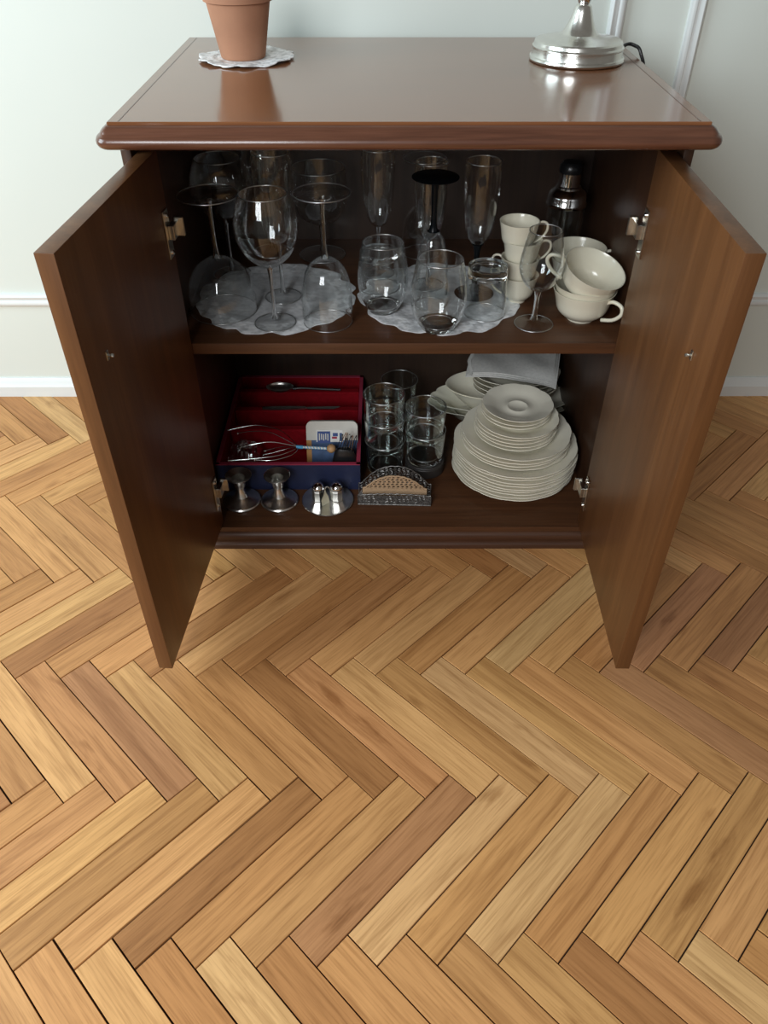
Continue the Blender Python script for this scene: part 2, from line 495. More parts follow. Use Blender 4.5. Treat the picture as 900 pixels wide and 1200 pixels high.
def frame_mould(name, corners, closed_left=True):
    """picture-frame moulding following corners in the wall plane (x, z), mitred"""
    w = 0.034
    prof = [(0.0, 0.0), (0.0035, 0.0), (0.010, 0.003), (0.012, 0.008), (0.0105, 0.013), (0.006, 0.016), (0.0065, 0.019), (0.0115, 0.024), (0.0125, 0.028), (0.009, 0.0325), (0.003, w), (0.0, w)]
    bm = bmesh.new(); n = len(corners); rings = []
    cx = sum(c[0] for c in corners) / n; cz = sum(c[1] for c in corners) / n
    for x, z in corners:
        sx = 1 if x < cx else -1; sz = 1 if z < cz else -1
        rings.append([bm.verts.new((x + sx * v, WALL_Y - u, z + sz * v)) for u, v in prof])
    for i in range(n):
        a, b = rings[i], rings[(i + 1) % n]
        for k in range(len(prof) - 1):
            bm.faces.new((a[k], a[k + 1], b[k + 1], b[k]))
    return struct(finish(bm, name, 'trim', None, True, 50))
frame_mould('trim_1', [(-2.6, 0.276), (0.474, 0.276), (0.474, 2.2), (-2.6, 2.2)])
frame_mould('trim_2', [(0.608, 0.276), (2.6, 0.276), (2.6, 2.2), (0.608, 2.2)])

# ================================================================ SIDEBOARD
cab = thing('sideboard', 'dark mahogany two-door cabinet with moulded top, both doors standing open', 'cabinet', (0, 0, 0))
TZ = 0.909
BACK = 0.545
top = finish(bx(-0.437, 0.437, -0.070, 0.566, TZ - 0.03, TZ, bev=0.0012, seg=1), 'top_panel', 'top', cab)
# thin raised border strips near the side edges
for s in (-1, 1):
    finish(bx(s * 0.4205 - 0.0008, s * 0.4205 + 0.0008, -0.066, 0.560, TZ, TZ + 0.0004), 'inlay_line', 'mould', top)
# moulded edge (front and both sides), rounded corners
mprof = [(0.000, TZ - 0.0315), (0.000, TZ - 0.0040), (0.0035, TZ - 0.0052), (0.0085, TZ - 0.0085), (0.0125, TZ - 0.0130), (0.0145, TZ - 0.0160), (0.0170, TZ - 0.0172), (0.0195, TZ - 0.0195),
         (0.0210, TZ - 0.0235), (0.0208, TZ - 0.0275), (0.0185, TZ - 0.0315), (0.0140, TZ - 0.0345), (0.008, TZ - 0.0360), (0.000, TZ - 0.0365), (-0.02, TZ - 0.0365), (-0.02, TZ - 0.0315)]
def mould_path():
    hx, yf, yb = 0.437, -0.070, 0.566
    pts = [(-hx, yb, -1, 0), (-hx, 0.35, -1, 0), (-hx, 0.1, -1, 0), (-hx, yf + 0.004, -1, 0)]
    for k in range(0, 7):
        t = PI + k * (PI / 2) / 6
        pts.append((-hx + 0.001, yf + 0.001, math.cos(t), math.sin(t)))
    for x in (-0.3, -0.15, 0.0, 0.15, 0.3): pts.append((x, yf, 0, -1))
    for k in range(0, 7):
        t = -PI / 2 + k * (PI / 2) / 6
        pts.append((hx - 0.001, yf + 0.001, math.cos(t), math.sin(t)))
    pts += [(hx, yf + 0.004, 1, 0), (hx, 0.1, 1, 0), (hx, 0.35, 1, 0), (hx, yb, 1, 0)]
    return pts
bm = bmesh.new(); rings = []
for x, y, nx, ny in mould_path():
    rings.append([bm.verts.new((x + nx * u, y + ny * u, z)) for u, z in mprof])
for a, b in zip(rings, rings[1:]):
    for k in range(len(mprof)):
        j = (k + 1) % len(mprof); bm.faces.new((a[k], a[j], b[j], b[k]))
bm.faces.new(rings[0]); bm.faces.new(rings[-1][::-1])
finish(bm, 'top_moulding', 'mould', cab, True, 48)
UZ = TZ - 0.0365
IN = 0.430
# sides with rounded front edges
for s in (-1, 1):
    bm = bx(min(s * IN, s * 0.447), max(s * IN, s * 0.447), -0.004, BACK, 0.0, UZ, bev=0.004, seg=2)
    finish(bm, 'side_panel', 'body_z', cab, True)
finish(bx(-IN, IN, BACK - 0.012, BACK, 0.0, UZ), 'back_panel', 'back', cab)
finish(bx(-IN, IN, 0.005, BACK - 0.012, 0.036, 0.0555, bev=0.002), 'bottom_panel', 'body', cab, True)
SH = 0.5016
finish(bx(-IN, IN, 0.026, BACK - 0.012, SH - 0.0225, SH, bev=0.0015), 'shelf', 'body', cab, True)
finish(bx(-IN, IN, 0.04, BACK - 0.012, UZ - 0.018, UZ), 'inner_top', 'body', cab)
# moulded plinth
pprof = [(0, 0), (0.010, 0), (0.010, 0.011), (0.0085, 0.0135), (0.004, 0.016), (0.0035, 0.020), (0.006, 0.024), (0.0065, 0.034), (0.003, 0.040), (-0.003, 0.043), (-0.01, 0.046), (-0.012, 0.046), (-0.012, 0)]
finish(run_profile(pprof, (-0.446, 0.004, 0), (0.446, 0.004, 0), (0, -1, 0), (0, 0, 1)), 'plinth', 'plinth', cab, True, 40)

DZ0, DZ1, DT = 0.0575, 0.8458, 0.0254
def make_door(H, T, s, label):
    hx, hy = H; tx, ty = T
    ln = math.hypot(tx - hx, ty - hy)
    ang = math.atan2(ty - hy, tx - hx)
    # local frame: +X along the door away from hinge, inner face at y=0
    o_bm = bx(0, ln, 0, DT, 0, DZ1 - DZ0, bev=0.0012, seg=2) if s > 0 else bx(0, ln, -DT, 0, 0, DZ1 - DZ0, bev=0.0012, seg=2)
    d = finish(o_bm, 'door', 'door', cab, True)
    d.location = (hx, hy, DZ0); d.rotation_euler = (0, 0, ang)
    d['label'] = label
    i = -s   # direction from inner face into the cabinet mouth
    def ybox(x0, x1, a, b, z0, z1, bev=0.0):
        return bx(x0, x1, min(i * a, i * b), max(i * a, i * b), z0, z1, bev=bev, seg=1)
    for zc in (0.7175 - DZ0, 0.1535 - DZ0):
        pl = finish(ybox(0.006, 0.030, 0.0, 0.0022, zc - 0.040, zc + 0.040, 0.0006), 'hinge_plate', 'nickel', d)
        bm = ybox(-0.012, 0.020, 0.0022, 0.012, zc - 0.010, zc + 0.014, 0.001)
        box(bm, -0.016, -0.010, min(i * 0.004, i * 0.020), max(i * 0.004, i * 0.020), zc - 0.014, zc + 0.018, bev=0.001, seg=1)
        finish(bm, 'hinge_arm', 'nickel', d)
        for zz in (-0.031, 0.031):
            b2 = lathe([(0, 0.0035), (0.0032, 0.003), (0.0042, 0.002), (0.0042, 0.0)], 12, None, mat=Matrix.Translation((0.018, i * 0.0022, zc + zz)) @ Matrix.Rotation(-i * PI / 2, 4, 'X'))
            finish(b2, 'hinge_screw', 'chrome', d, True)
    # small catch stud on the inner face
    zc = 0.673 - DZ0
    bm = ybox(ln - 0.070, ln - 0.062, 0.0, 0.0015, zc - 0.007, zc + 0.007, 0.0004)
    b2 = lathe([(0, 0.009), (0.0025, 0.0085), (0.003, 0.006), (0.002, 0.004), (0.002, 0.0)], 12, None, mat=Matrix.Translation((ln - 0.066, i * 0.001, zc)) @ Matrix.Rotation(-i * PI / 2, 4, 'X'))
    me = bpy.data.meshes.new('t'); b2.to_mesh(me); b2.free(); bm.from_mesh(me); bpy.data.meshes.remove(me)
    finish(bm, 'catch_stud', 'nickel', d)
    return d
# s>0: outer face lies on +y side of the local frame
make_door((-0.397, 0.022), (-0.428, -0.387), -1, 'open cabinet door with its shaded inner face turned to the right')
make_door((0.398, 0.022), (0.391, -0.388), 1, 'open cabinet door with its brighter inner face turned to the left')

# ================================================================ ON TOP
def doily(name, label, r, n, loc, mat, thick=0.0012, wave=0.0015, ry=1.0, rotz=0.0, hole=None, group=None, lift=0.0):
    def mod(t, rr, z):
        f = rr / r
        sc = 1 + 0.042 * f ** 4 * (1 - 2.2 * abs(math.cos(n * t / 2 + 0.35 * math.sin(3 * t))) ** 5 + 0.5 * math.sin(2 * n * t / 2 + 1))
        return rr * sc, z + (wave * f ** 3 * math.sin(n * t * 0.5 + 1) + wave * f ** 3 * 0.6 * math.sin(2.3 * t)) * (1 if f > 0.5 else 0) + lift * f ** 4
    rs = [0.0001, 0.15, 0.3, 0.45, 0.6, 0.68, 0.7, 0.76, 0.84, 0.92, 0.97, 1.0]
    bump = [0, 0, 0, 0, 0, 0, 0.0012, 0.0004, 0.0012, 0.0003, 0.001, 0.0002]
    prof = [(0, thick)] + [(r * f, thick + b) for f, b in zip(rs[1:], bump[1:])] + [(r, 0.0002)] + [(r * f, 0.0002) for f in rs[-2:0:-1]] + [(0, 0.0002)]
    o = finish(lathe(prof, n * 10, mod=mod), name, mat, None, True, 70)
    o.location = loc; o.rotation_euler = (0, 0, rotz); o.scale = (1, ry, 1)
    return tag(o, label, 'doily', group)
doily('doily', 'white lace doily under the terracotta pot', 0.086, 14, (-0.291, 0.358, TZ + 0.0018), 'lace_white', 0.0012, 0.0016, 1.0, 0.2, lift=0.0015)
pot = thing('flower_pot', 'plain terracotta flower pot standing on a white doily', 'flower pot', (-0.296, 0.356, TZ + 0.0034))
finish(lathe([(0, 0), (0.039, 0), (0.0408, 0.002), (0.0565, 0.086), (0.0565, 0.0875), (0.0615, 0.089), (0.0635, 0.118), (0.062, 0.120), (0.0575, 0.120), (0.0565, 0.105), (0.0545, 0.090), (0.039, 0.008), (0, 0.008)], 56), 'pot_body', 'terracotta', pot, True)
finish(lathe([(0.0, 0.106), (0.03, 0.1075), (0.054, 0.105), (0.0550, 0.1)], 40, mod=lambda t, r, z: (r, z + 0.0015 * math.sin(5 * t + 40 * r))), 'soil', 'soil', pot, True)

lamp = thing('table_lamp', 'brushed silver table lamp with a stepped round foot', 'lamp', (0.3175, 0.343, TZ + 0.0005))
finish(lathe([(0, 0), (0.083, 0), (0.0855, 0.001), (0.0865, 0.004), (0.0855, 0.0075), (0.083, 0.0085), (0.0815, 0.012), (0.0815, 0.020), (0.0825, 0.0215), (0.0825, 0.0235), (0.080, 0.026), (0.079, 0.031), (0.076, 0.0335), (0.066, 0.0355), (0.050, 0.038), (0.040, 0.0405), (0.034, 0.0425)], 72), 'foot', 'silver', lamp, True, 28)
finish(lathe([(0.0345, 0.0422), (0.031, 0.0455), (0.026, 0.053), (0.021, 0.064), (0.017, 0.076), (0.0145, 0.084), (0.0125, 0.0865), (0.0095, 0.088)], 48), 'cone', 'silver', lamp, True, 40)
finish(lathe([(0.0095, 0.087), (0.0105, 0.090), (0.0125, 0.0935), (0.0125, 0.0965), (0.0095, 0.1), (0.0075, 0.104), (0.0075, 0.112), (0.011, 0.116), (0.013, 0.122), (0.011, 0.128), (0.007, 0.134), (0.0065, 0.30), (0.012, 0.305), (0.014, 0.34), (0.0, 0.345)], 32), 'stem', 'chrome', lamp, True, 40)
cord_pts = [(0.395, 0.372, TZ + 0.006), (0.420, 0.40, TZ + 0.015), (0.436, 0.402, TZ + 0.014), (0.4475, 0.388, TZ + 0.004), (0.463, 0.39, TZ - 0.05), (0.466, 0.44, 0.7), (0.462, 0.50, 0.45), (0.466, 0.58, 0.2), (0.50, 0.61, 0.008)]
bm = tube(bmesh.new(), [Vector(p) - Vector((0.3175, 0.343, TZ + 0.0005)) for p in smooth_path(cord_pts, 8)], 0.0032, 8)
finish(bm, 'power_cord', 'cable', lamp, True)

# ================================================================ GLASSWARE ON THE SHELF
YO = 0.011
ZS = SH + 0.0002
matL = doily('place_doily', 'translucent scalloped doily spread under the stemware beside the shaded door', 0.160, 12, (-0.258, 0.222, ZS), 'lace_mat', 0.001, 0.0008, 1.0, 0.1, group='scalloped doilies on the shelf')
matR = doily('place_doily', 'translucent scalloped doily spread under the stemless tumbler and black-stemmed flutes', 0.162, 12, (0.078, 0.222, ZS), 'lace_mat', 0.001, 0.0008, 1.0, 0.35, group='scalloped doilies on the shelf')
ZD = ZS + 0.0024      # on top of a doily

def shell(outer, th=0.0012, floor_t=None):
    """closed wall from an outer (r,z) profile listed from the bottom centre up to the rim"""
    inner = []
    n = len(outer)
    for i, (r, z) in enumerate(outer):
        a = outer[max(i - 1, 0)]; b = outer[min(i + 1, n - 1)]
        tx, tz = b[0] - a[0], b[1] - a[1]
        l = math.hypot(tx, tz) or 1
        nx, nz = -tz / l, tx / l
        t = th
        inner.append((max(0.0, r + nx * t), z + nz * t))
    inner[0] = (0.0, outer[0][1] + (floor_t or th))
    inner[-1] = (outer[-1][0] - th, outer[-1][1])
    return outer + inner[::-1]

def curve(ctrl, n=5):
    return [(max(p.x, 0.0), p.y) for p in smooth_path([(r, z, 0) for r, z in ctrl], n)]

def add_rim(o, r, z, rr, flip=None, mat='glass_edge'):
    bm = bmesh.new(); bm.from_mesh(o.data)
    k = len(bm.faces)
    b2 = lathe([(r + rr * math.cos(2 * PI * q / 8), z + rr * math.sin(2 * PI * q / 8)) for q in range(8)], 48, closed=True, mat=flip)
    me = bpy.data.meshes.new('t'); b2.to_mesh(me); b2.free(); bm.from_mesh(me); bpy.data.meshes.remove(me)
    bm.faces.ensure_lookup_table()
    for f in bm.faces[k:]: f.material_index = 1; f.smooth = True
    bmesh.ops.recalc_face_normals(bm, faces=bm.faces[k:])
    bm.to_mesh(o.data); bm.free(); o.data.materials.append(M[mat])

def stem_glass(name, label, loc, foot_r, stem_h, bowl, upside=False, stem_r=0.0036, stem_mat='glass_solid', foot_mat='glass_solid', group=None, seg=48, h=None, rot=(0, 0, 0), thick=0.0011):
    """bowl: control points (r, z) from its bottom to the rim, z above the table"""
    H = bowl[-1][1]
    t = thing(name, label, 'glass', loc, rot, group)
    flip = Matrix.Translation((0, 0, H)) @ Matrix.Rotation(PI, 4, 'X') if upside else None
    finish(lathe([(0, 0.0), (foot_r * 0.96, 0.0), (foot_r, 0.0008), (foot_r, 0.0016), (foot_r * 0.8, 0.0032), (foot_r * 0.5, 0.0050), (foot_r * 0.28, 0.0072), (stem_r * 1.7, 0.0100), (0, 0.0101)], seg, mat=flip), 'foot', 'glass_foot' if foot_mat == 'glass_solid' else foot_mat, t, True, 60)
    if foot_mat == 'glass_solid': add_rim(t.children[0], foot_r - 0.0004, 0.0010, 0.0010, flip)
    zb = bowl[0][1]
    finish(lathe(curve([(stem_r * 1.7, 0.0100), (stem_r * 1.15, 0.020), (stem_r, stem_h * 0.45), (stem_r * 1.05, stem_h * 0.8), (stem_r * 1.7, zb - 0.001), (stem_r * 2.2, zb - 0.0002)], 4) + [(0, zb + 0.0002)], 20, mat=flip), 'stem', stem_mat, t, True, 60)
    prof = shell([(0, zb)] + curve([(stem_r * 1.6, zb + 0.0004)] + bowl[1:], 6), thick, 0.004)
    bo_ = finish(lathe(prof, seg, mat=flip), 'bowl', 'glass', t, True, 60)
    add_rim(bo_, bowl[-1][0] - thick / 2, H - 0.0003, 0.0009, flip)
    return t

# large balloon wine glass in front
wine_bowl = [(0, 0.112), (0.018, 0.118), (0.040, 0.136), (0.055, 0.164), (0.0585, 0.190), (0.053, 0.220), (0.043, 0.246)]
stem_glass('wine_glass', 'large upright balloon wine glass standing at the front edge of its doily', (-0.2485, 0.0935 + YO, ZD), 0.040, 0.112, wine_bowl)
wine2 = [(0, 0.112), (0.02, 0.119), (0.042, 0.138), (0.059, 0.168), (0.062, 0.194), (0.055, 0.222), (0.046, 0.24)]
stem_glass('wine_glass', 'balloon wine glass at the back corner behind the overturned coupe', (-0.366, 0.335, ZS), 0.040, 0.112, wine2)
# overturned goblets
coupe = [(0, 0.118), (0.022, 0.122), (0.046, 0.140), (0.060, 0.166), (0.065, 0.196), (0.066, 0.226)]
stem_glass('coupe_glass', 'overturned stemmed glass with wide foot up, beside the shaded door', (-0.357, 0.150 + YO, ZD), 0.056, 0.116, coupe, True, 0.0042)
gob = [(0, 0.118), (0.018, 0.122), (0.036, 0.140), (0.046, 0.170), (0.049, 0.205), (0.048, 0.246)]
stem_glass('goblet', 'overturned goblet with foot up between the balloon glass and the tumbler', (-0.146, 0.100 + YO, ZD), 0.0515, 0.118, gob, True, 0.0040)
# flutes
flute = [(0, 0.105), (0.013, 0.108), (0.0225, 0.122), (0.0295, 0.150), (0.034, 0.19), (0.0350, 0.23), (0.0335, 0.262)]
def flute_at(label, x, y, z, up=False, stem='glass_solid', foot='glass_solid', foot_r=0.034, sc=1.0):
    t = stem_glass('champagne_flute', label, (x, y, z), foot_r, 0.105, [(r * sc, zz * sc) for r, zz in flute] if sc != 1 else flute, up, 0.0034 if stem == 'glass_solid' else 0.0055, stem, foot, 'champagne flutes on the shelf')
    return t
flute_at('tall clear flute standing right behind the front balloon wine glass', -0.244, 0.2076 + YO, ZD, False, foot_r=0.037, sc=1.08)
flute_at('clear flute standing behind the stemless tumbler with an overturned tumbler beside it', -0.048, 0.322 + YO, ZD, sc=0.98)
flute_at('clear flute half hidden behind the overturned black-stemmed flute', 0.055, 0.262 + YO, ZD, sc=0.95)
fl = flute_at('upright flute with black stem and black foot beside the cups', 0.150, 0.222 + YO, ZD, False, 'black_glass', 'black_glass', 0.0405)
fl = flute_at('overturned flute holding its black foot and black stem up', 0.0575, 0.171 + YO, ZD, True, 'black_glass', 'black_glass', 0.0435, sc=0.955)
# back row goblets
gob2 = [(0, 0.07), (0.02, 0.073), (0.045, 0.088), (0.056, 0.112), (0.059, 0.14), (0.0585, 0.19)]
stem_glass('goblet', 'upright short-stemmed goblet in the back row behind the overturned goblet', (-0.176, 0.440, ZS), 0.052, 0.07, gob2)
stem_glass('goblet', 'overturned goblet in the back row behind the black-footed flute', (0.050, 0.452, ZS), 0.046, 0.118, [(r * 0.92, z * 0.84) for r, z in gob], True)
stem_glass('goblet', 'upright goblet in the back row between the tall flute and the far corner glass', (-0.292, 0.457, ZS), 0.042, 0.09, [(r * 0.9, z) for r, z in wine_bowl])

# stemless and straight tumblers
def tumbler(name, label, loc, outer, upside=False, base_t=0.009, th=0.0016, mat='glass', group=None):
    t = thing(name, label, 'glass', loc, (0, 0, 0), group)
    H = outer[-1][1]
    flip = Matrix.Translation((0, 0, H)) @ Matrix.Rotation(PI, 4, 'X') if upside else None
    pts = curve(outer, 5)
    k = next(i for i, p in enumerate(pts) if p[1] >= base_t and p[0] > 0.005)
    low = pts[:k + 1]
    # heavy bottom: solid glass disc between outer skin and the inner floor
    finish(lathe([(0, 0)] + low[1:] + [(low[-1][0] - th, low[-1][1]), (low[-1][0] * 0.6, low[-1][1] - 0.0015), (0, low[-1][1] - 0.0025)], 48, mat=flip), 'base', 'glass_thick', t, True, 40)
    add_rim(t.children[0], low[-1][0] * 0.80, low[-1][1] - 0.0005, 0.0012, flip)
    up = pts[k:]
    inner = [(r - th, z) for r, z in up][::-1]
    wo_ = finish(lathe(up + inner, 48, mat=flip), 'wall', mat, t, True, 40)
    add_rim(wo_, up[-1][0] - th / 2, up[-1][1] - 0.0003, th * 0.62, flip)
    return t
egg = [(0, 0.0), (0.027, 0.0), (0.033, 0.004), (0.046, 0.026), (0.0525, 0.055), (0.052, 0.085), (0.047, 0.115), (0.0425, 0.137)]
tumbler('stemless_tumbler', 'egg-shaped stemless tumbler standing foremost at the front edge of its doily', (0.0665, 0.073 + YO, ZD), egg)
tumbler('stemless_tumbler', 'egg-shaped stemless tumbler between the overturned goblet and the foremost tumbler', (-0.0385, 0.150 + YO, ZD), [(r * 0.93, z) for r, z in egg])
cup_t = [(0, 0.0), (0.034, 0.0), (0.0375, 0.003), (0.0385, 0.015), (0.040, 0.05), (0.0415, 0.098)]
tumbler('tumbler', 'overturned heavy-bottomed tumbler standing in front of the upright black-stemmed flute', (0.163, 0.135 + YO, ZD), cup_t, True, 0.016)
tumbler('tumbler', 'overturned heavy-bottomed tumbler seen through the second stemless tumbler', (-0.047, 0.254 + YO, ZD), [(r * 1.03, z * 0.8) for r, z in cup_t], True, 0.014)
# sherry glass right of the doily
sherry = [(0, 0.070), (0.016, 0.073), (0.030, 0.086), (0.0395, 0.108), (0.0400, 0.128), (0.035, 0.160), (0.030, 0.184)]
stem_glass('sherry_glass', 'small upright tasting glass standing on bare shelf before the teacups', (0.2555, 0.0925 + YO, ZS), 0.0375, 0.07, sherry, False, 0.0046)

# ---- teacups
def cup(label, loc, r, h, ang, rot=(0, 0, 0), group='cream teacups on the shelf', mat='cream', flare=True):
    t = thing('teacup', label, 'cup', loc, (0, 0, 0), group)
    t.rotation_euler = rot
    out = curve([(r * 0.42, 0.004), (r * 0.60, 0.009), (r * 0.80, h * 0.35), (r * 0.90, h * 0.7), (r * 1.0, h)], 5)
    prof = [(0, 0.003), (r * 0.36, 0.003), (r * 0.38, 0.0), (r * 0.43, 0.0), (r * 0.44, 0.003)] + out[1:]
    inn = [(rr - 0.0022, z + (0.0015 if i < 4 else 0)) for i, (rr, z) in enumerate(out)]
    inn[-1] = (r - 0.0016, h)
    prof += inn[::-1] + [(0, 0.0075)]
    finish(lathe(prof, 48), 'bowl', mat, t, True, 50)
    x0, x1 = r * 0.88, r * 0.74
    pts = [(x0, 0, h * 0.80), (r * 1.12, 0, h * 0.92), (r * 1.42, 0, h * 0.86), (r * 1.46, 0, h * 0.62), (r * 1.20, 0, h * 0.36), (x1 + 0.004, 0, h * 0.22)]
    c, s = math.cos(ang), math.sin(ang)
    pts = [(x * c, x * s, z) for x, y, z in smooth_path(pts, 6)]
    finish(tube(bmesh.new(), pts, r * 0.062, 10), 'handle', mat, t, True, 60)
    return t
cx, cy = 0.236, 0.196 + YO
for i, (lab, dx, ang) in enumerate((('cream teacup at the bottom of the tall cup stack', 0.0, 2.9), ('second cream teacup up from the shelf in the tall cup stack', -0.002, 2.7),
                                    ('third cream teacup up from the shelf in the tall cup stack', -0.001, 0.05), ('topmost cream teacup of the tall cup stack, handle to the right', -0.011, 0.1))):
    cup(lab, (cx + dx, cy + 0.0015 * i, ZS + 0.0350 * i), 0.0385, 0.0565, ang)
cx, cy = 0.351, 0.118 + YO
cup('wide cream teacup at the bottom of the leaning pile, handle facing front', (cx, cy, ZS), 0.0605, 0.062, -0.85)
cup('wide cream teacup nested in the middle of the leaning pile', (cx + 0.001, cy + 0.001, ZS + 0.0105), 0.0605, 0.062, 1.2)
cup('wide cream teacup tilted on top of the leaning pile', (cx - 0.004, cy + 0.004, ZS + 0.0510), 0.0605, 0.060, PI * 0.93, rot=(R(15), R(14), 0))
cup('wide cream teacup standing behind the leaning pile, close to the shaker', (0.368, 0.285, ZS), 0.056, 0.060, 0.1)
cup('wide cream teacup nested on the one behind the leaning pile', (0.367, 0.285, ZS + 0.020), 0.056, 0.060, -0.15)

# ---- cocktail shaker
sh = thing('cocktail_shaker', 'glass cocktail shaker with a domed chrome lid in the back corner', 'shaker', (0.356, 0.415, ZS))
finish(lathe(shell(curve([(0, 0.0), (0.030, 0.0), (0.034, 0.004), (0.0385, 0.05), (0.0395, 0.09), (0.036, 0.116), (0.0345, 0.122)], 4), 0.002, 0.008), 48), 'jar', 'glass_low', sh, True, 50)
finish(lathe([(0.036, 0.119), (0.0425, 0.121), (0.0435, 0.125), (0.0415, 0.128), (0.041, 0.140), (0.038, 0.148), (0.031, 0.153), (0.027, 0.156), (0.0265, 0.160), (0.023, 0.162), (0.0225, 0.188), (0.0, 0.189)], 56), 'lid', 'chrome', sh, True, 35)
finish(lathe([(0.0235, 0.1875), (0.0245, 0.190), (0.0235, 0.203), (0.018, 0.209), (0.0, 0.211)], 40), 'cap', 'black', sh, True, 40)

# ================================================================ LOWER SHELF
ZF = 0.0557
# ---- cutlery box
BX0, BX1, BY0, BY1, BZ = -0.424, -0.092, 0.139, 0.531, 0.129
cb = thing('cutlery_box', 'navy presentation box lined in red with cross dividers, open', 'box', ((BX0 + BX1) / 2, (BY0 + BY1) / 2, ZF))
ox, oy = cb.location.x, cb.location.y
def lb(x0, x1, y0, y1, z0, z1, bev=0.0): return bx(x0 - ox, x1 - ox, y0 - oy, y1 - oy, z0 - ZF, z1 - ZF, bev=bev, seg=1)
t_ = 0.006
finish(lb(BX0, BX1, BY0, BY1, ZF, ZF + 0.004), 'bottom', 'navy', cb)
finish(lb(BX0, BX1, BY0, BY0 + t_, ZF + 0.004, BZ), 'front_wall', 'navy', cb)
finish(lb(BX0, BX1, BY1 - t_, BY1, ZF + 0.004, BZ), 'back_wall', 'navy', cb)
finish(lb(BX0, BX0 + t_, BY0 + t_, BY1 - t_, ZF + 0.004, BZ), 'side_wall', 'navy', cb)
finish(lb(BX1 - t_, BX1, BY0 + t_, BY1 - t_, ZF + 0.004, BZ), 'side_wall', 'navy', cb)
l_ = 0.0025
bm = lb(BX0 + t_, BX1 - t_, BY0 + t_, BY1 - t_, ZF + 0.004, ZF + 0.007)
for a in ((BX0 + t_, BX1 - t_, BY0 + t_, BY0 + t_ + l_), (BX0 + t_, BX1 - t_, BY1 - t_ - l_, BY1 - t_), (BX0 + t_, BX0 + t_ + l_, BY0 + t_, BY1 - t_), (BX1 - t_ - l_, BX1 - t_, BY0 + t_, BY1 - t_)):
    box(bm, a[0] - ox, a[1] - ox, a[2] - oy, a[3] - oy, 0.007, BZ - ZF - 0.001)
finish(bm, 'lining', 'red', cb)
bm = bmesh.new()
for a in ((BX0 - 0.0005, BX1 + 0.0005, BY0 - 0.0005, BY0 + t_ + l_), (BX0 - 0.0005, BX1 + 0.0005, BY1 - t_ - l_, BY1 + 0.0005), (BX0 - 0.0005, BX0 + t_ + l_, BY0, BY1), (BX1 - t_ - l_, BX1 + 0.0005, BY0, BY1)):
    box(bm, a[0] - ox, a[1] - ox, a[2] - oy, a[3] - oy, BZ - ZF - 0.0008, BZ - ZF + 0.0012)
finish(bm, 'rim', 'redtrim', cb)
for y in (0.287, 0.372, 0.458):
    finish(lb(BX0 + t_ + l_, BX1 - t_ - l_, y, y + 0.022, ZF + 0.007, 0.122, 0.003), 'divider', 'red', cb, True)

def knife(label, p0, p1, z):
    p0 = Vector((*p0, z)); p1 = Vector((*p1, z)); ln = (p1 - p0).length
    t = thing('table_knife', label, 'knife', p0, (0, 0, math.atan2(p1.y - p0.y, p1.x - p0.x)))
    hl = ln * 0.55
    out = [(0, -0.004)] + [(hl * f, w) for f, w in ((0.3, -0.006), (0.8, -0.0045), (1.0, -0.003))]
    outline = out + [(x, -y) for x, y in out[::-1]]
    finish(prism(bmesh.new(), outline, 0.0, 0.0045), 'handle', 'pewter', t)
    bl = [(hl, -0.003), (hl + 0.006, -0.006), (ln * 0.92, -0.0065), (ln, 0.002), (ln * 0.97, 0.005), (hl, 0.004)]
    finish(prism(bmesh.new(), bl, 0.0012, 0.0026), 'blade', 'wire', t)
    return t
knife('table knife lying along the middle red divider', (-0.345, 0.381), (-0.146, 0.385), 0.1223)
sp = thing('serving_spoon', 'dark serving spoon lying over the rearmost red divider', 'spoon', (-0.150, 0.469, 0.1225), (0, 0, PI))
finish(tube(bmesh.new(), smooth_path([(0.0, 0, 0.002), (0.05, 0.0, 0.004), (0.10, 0.001, 0.008), (0.125, 0.002, 0.006)], 6), [0.0034] * 19, 8), 'handle', 'black', sp, True)
finish(lathe(shell(curve([(0, 0), (0.012, 0.002), (0.021, 0.008), (0.024, 0.014)], 4), 0.0012), 28, mat=Matrix.Translation((0.158, 0.004, 0.0)) @ Matrix.Diagonal((1.5, 0.9, 1, 1))), 'scoop', 'pewter', sp, True, 60)

# ---- wire head massager
ms = thing('head_massager', 'wire scalp massager with a blue and white coiled grip and wooden bead', 'massager', (-0.16, 0.187, 0.140))
mo = Vector(ms.location)
hub = Vector((-0.236, 0.196, 0.138))
finish(lathe([(0, -0.0105), (0.006, -0.009), (0.010, -0.004), (0.0108, 0.0), (0.010, 0.004), (0.006, 0.009), (0, 0.0105)], 24), 'bead', 'bead', ms, True, 80)
a = hub - mo; b = Vector((-0.010, 0, 0))
finish(tube(bmesh.new(), [a, b], 0.0028, 10), 'grip', 'white', ms, True)
bm = bmesh.new()
d = (b - a); ln = d.length; d.normalize(); n1 = d.cross(Vector((0, 0, 1))).normalized(); n2 = d.cross(n1)
pts = []
for k in range(0, 9 * 12 + 1):
    th = 2 * PI * k / 12; f = k / 108
    pts.append(a + d * (ln * f) + n1 * (0.0031 * math.cos(th)) + n2 * (0.0031 * math.sin(th)))
finish(tube(bm, pts, 0.0010, 6), 'coil', 'blue', ms, True)
finish(tube(bmesh.new(), [a - d * 0.006, a + d * 0.010], 0.0042, 12), 'collar', 'blue', ms, True)
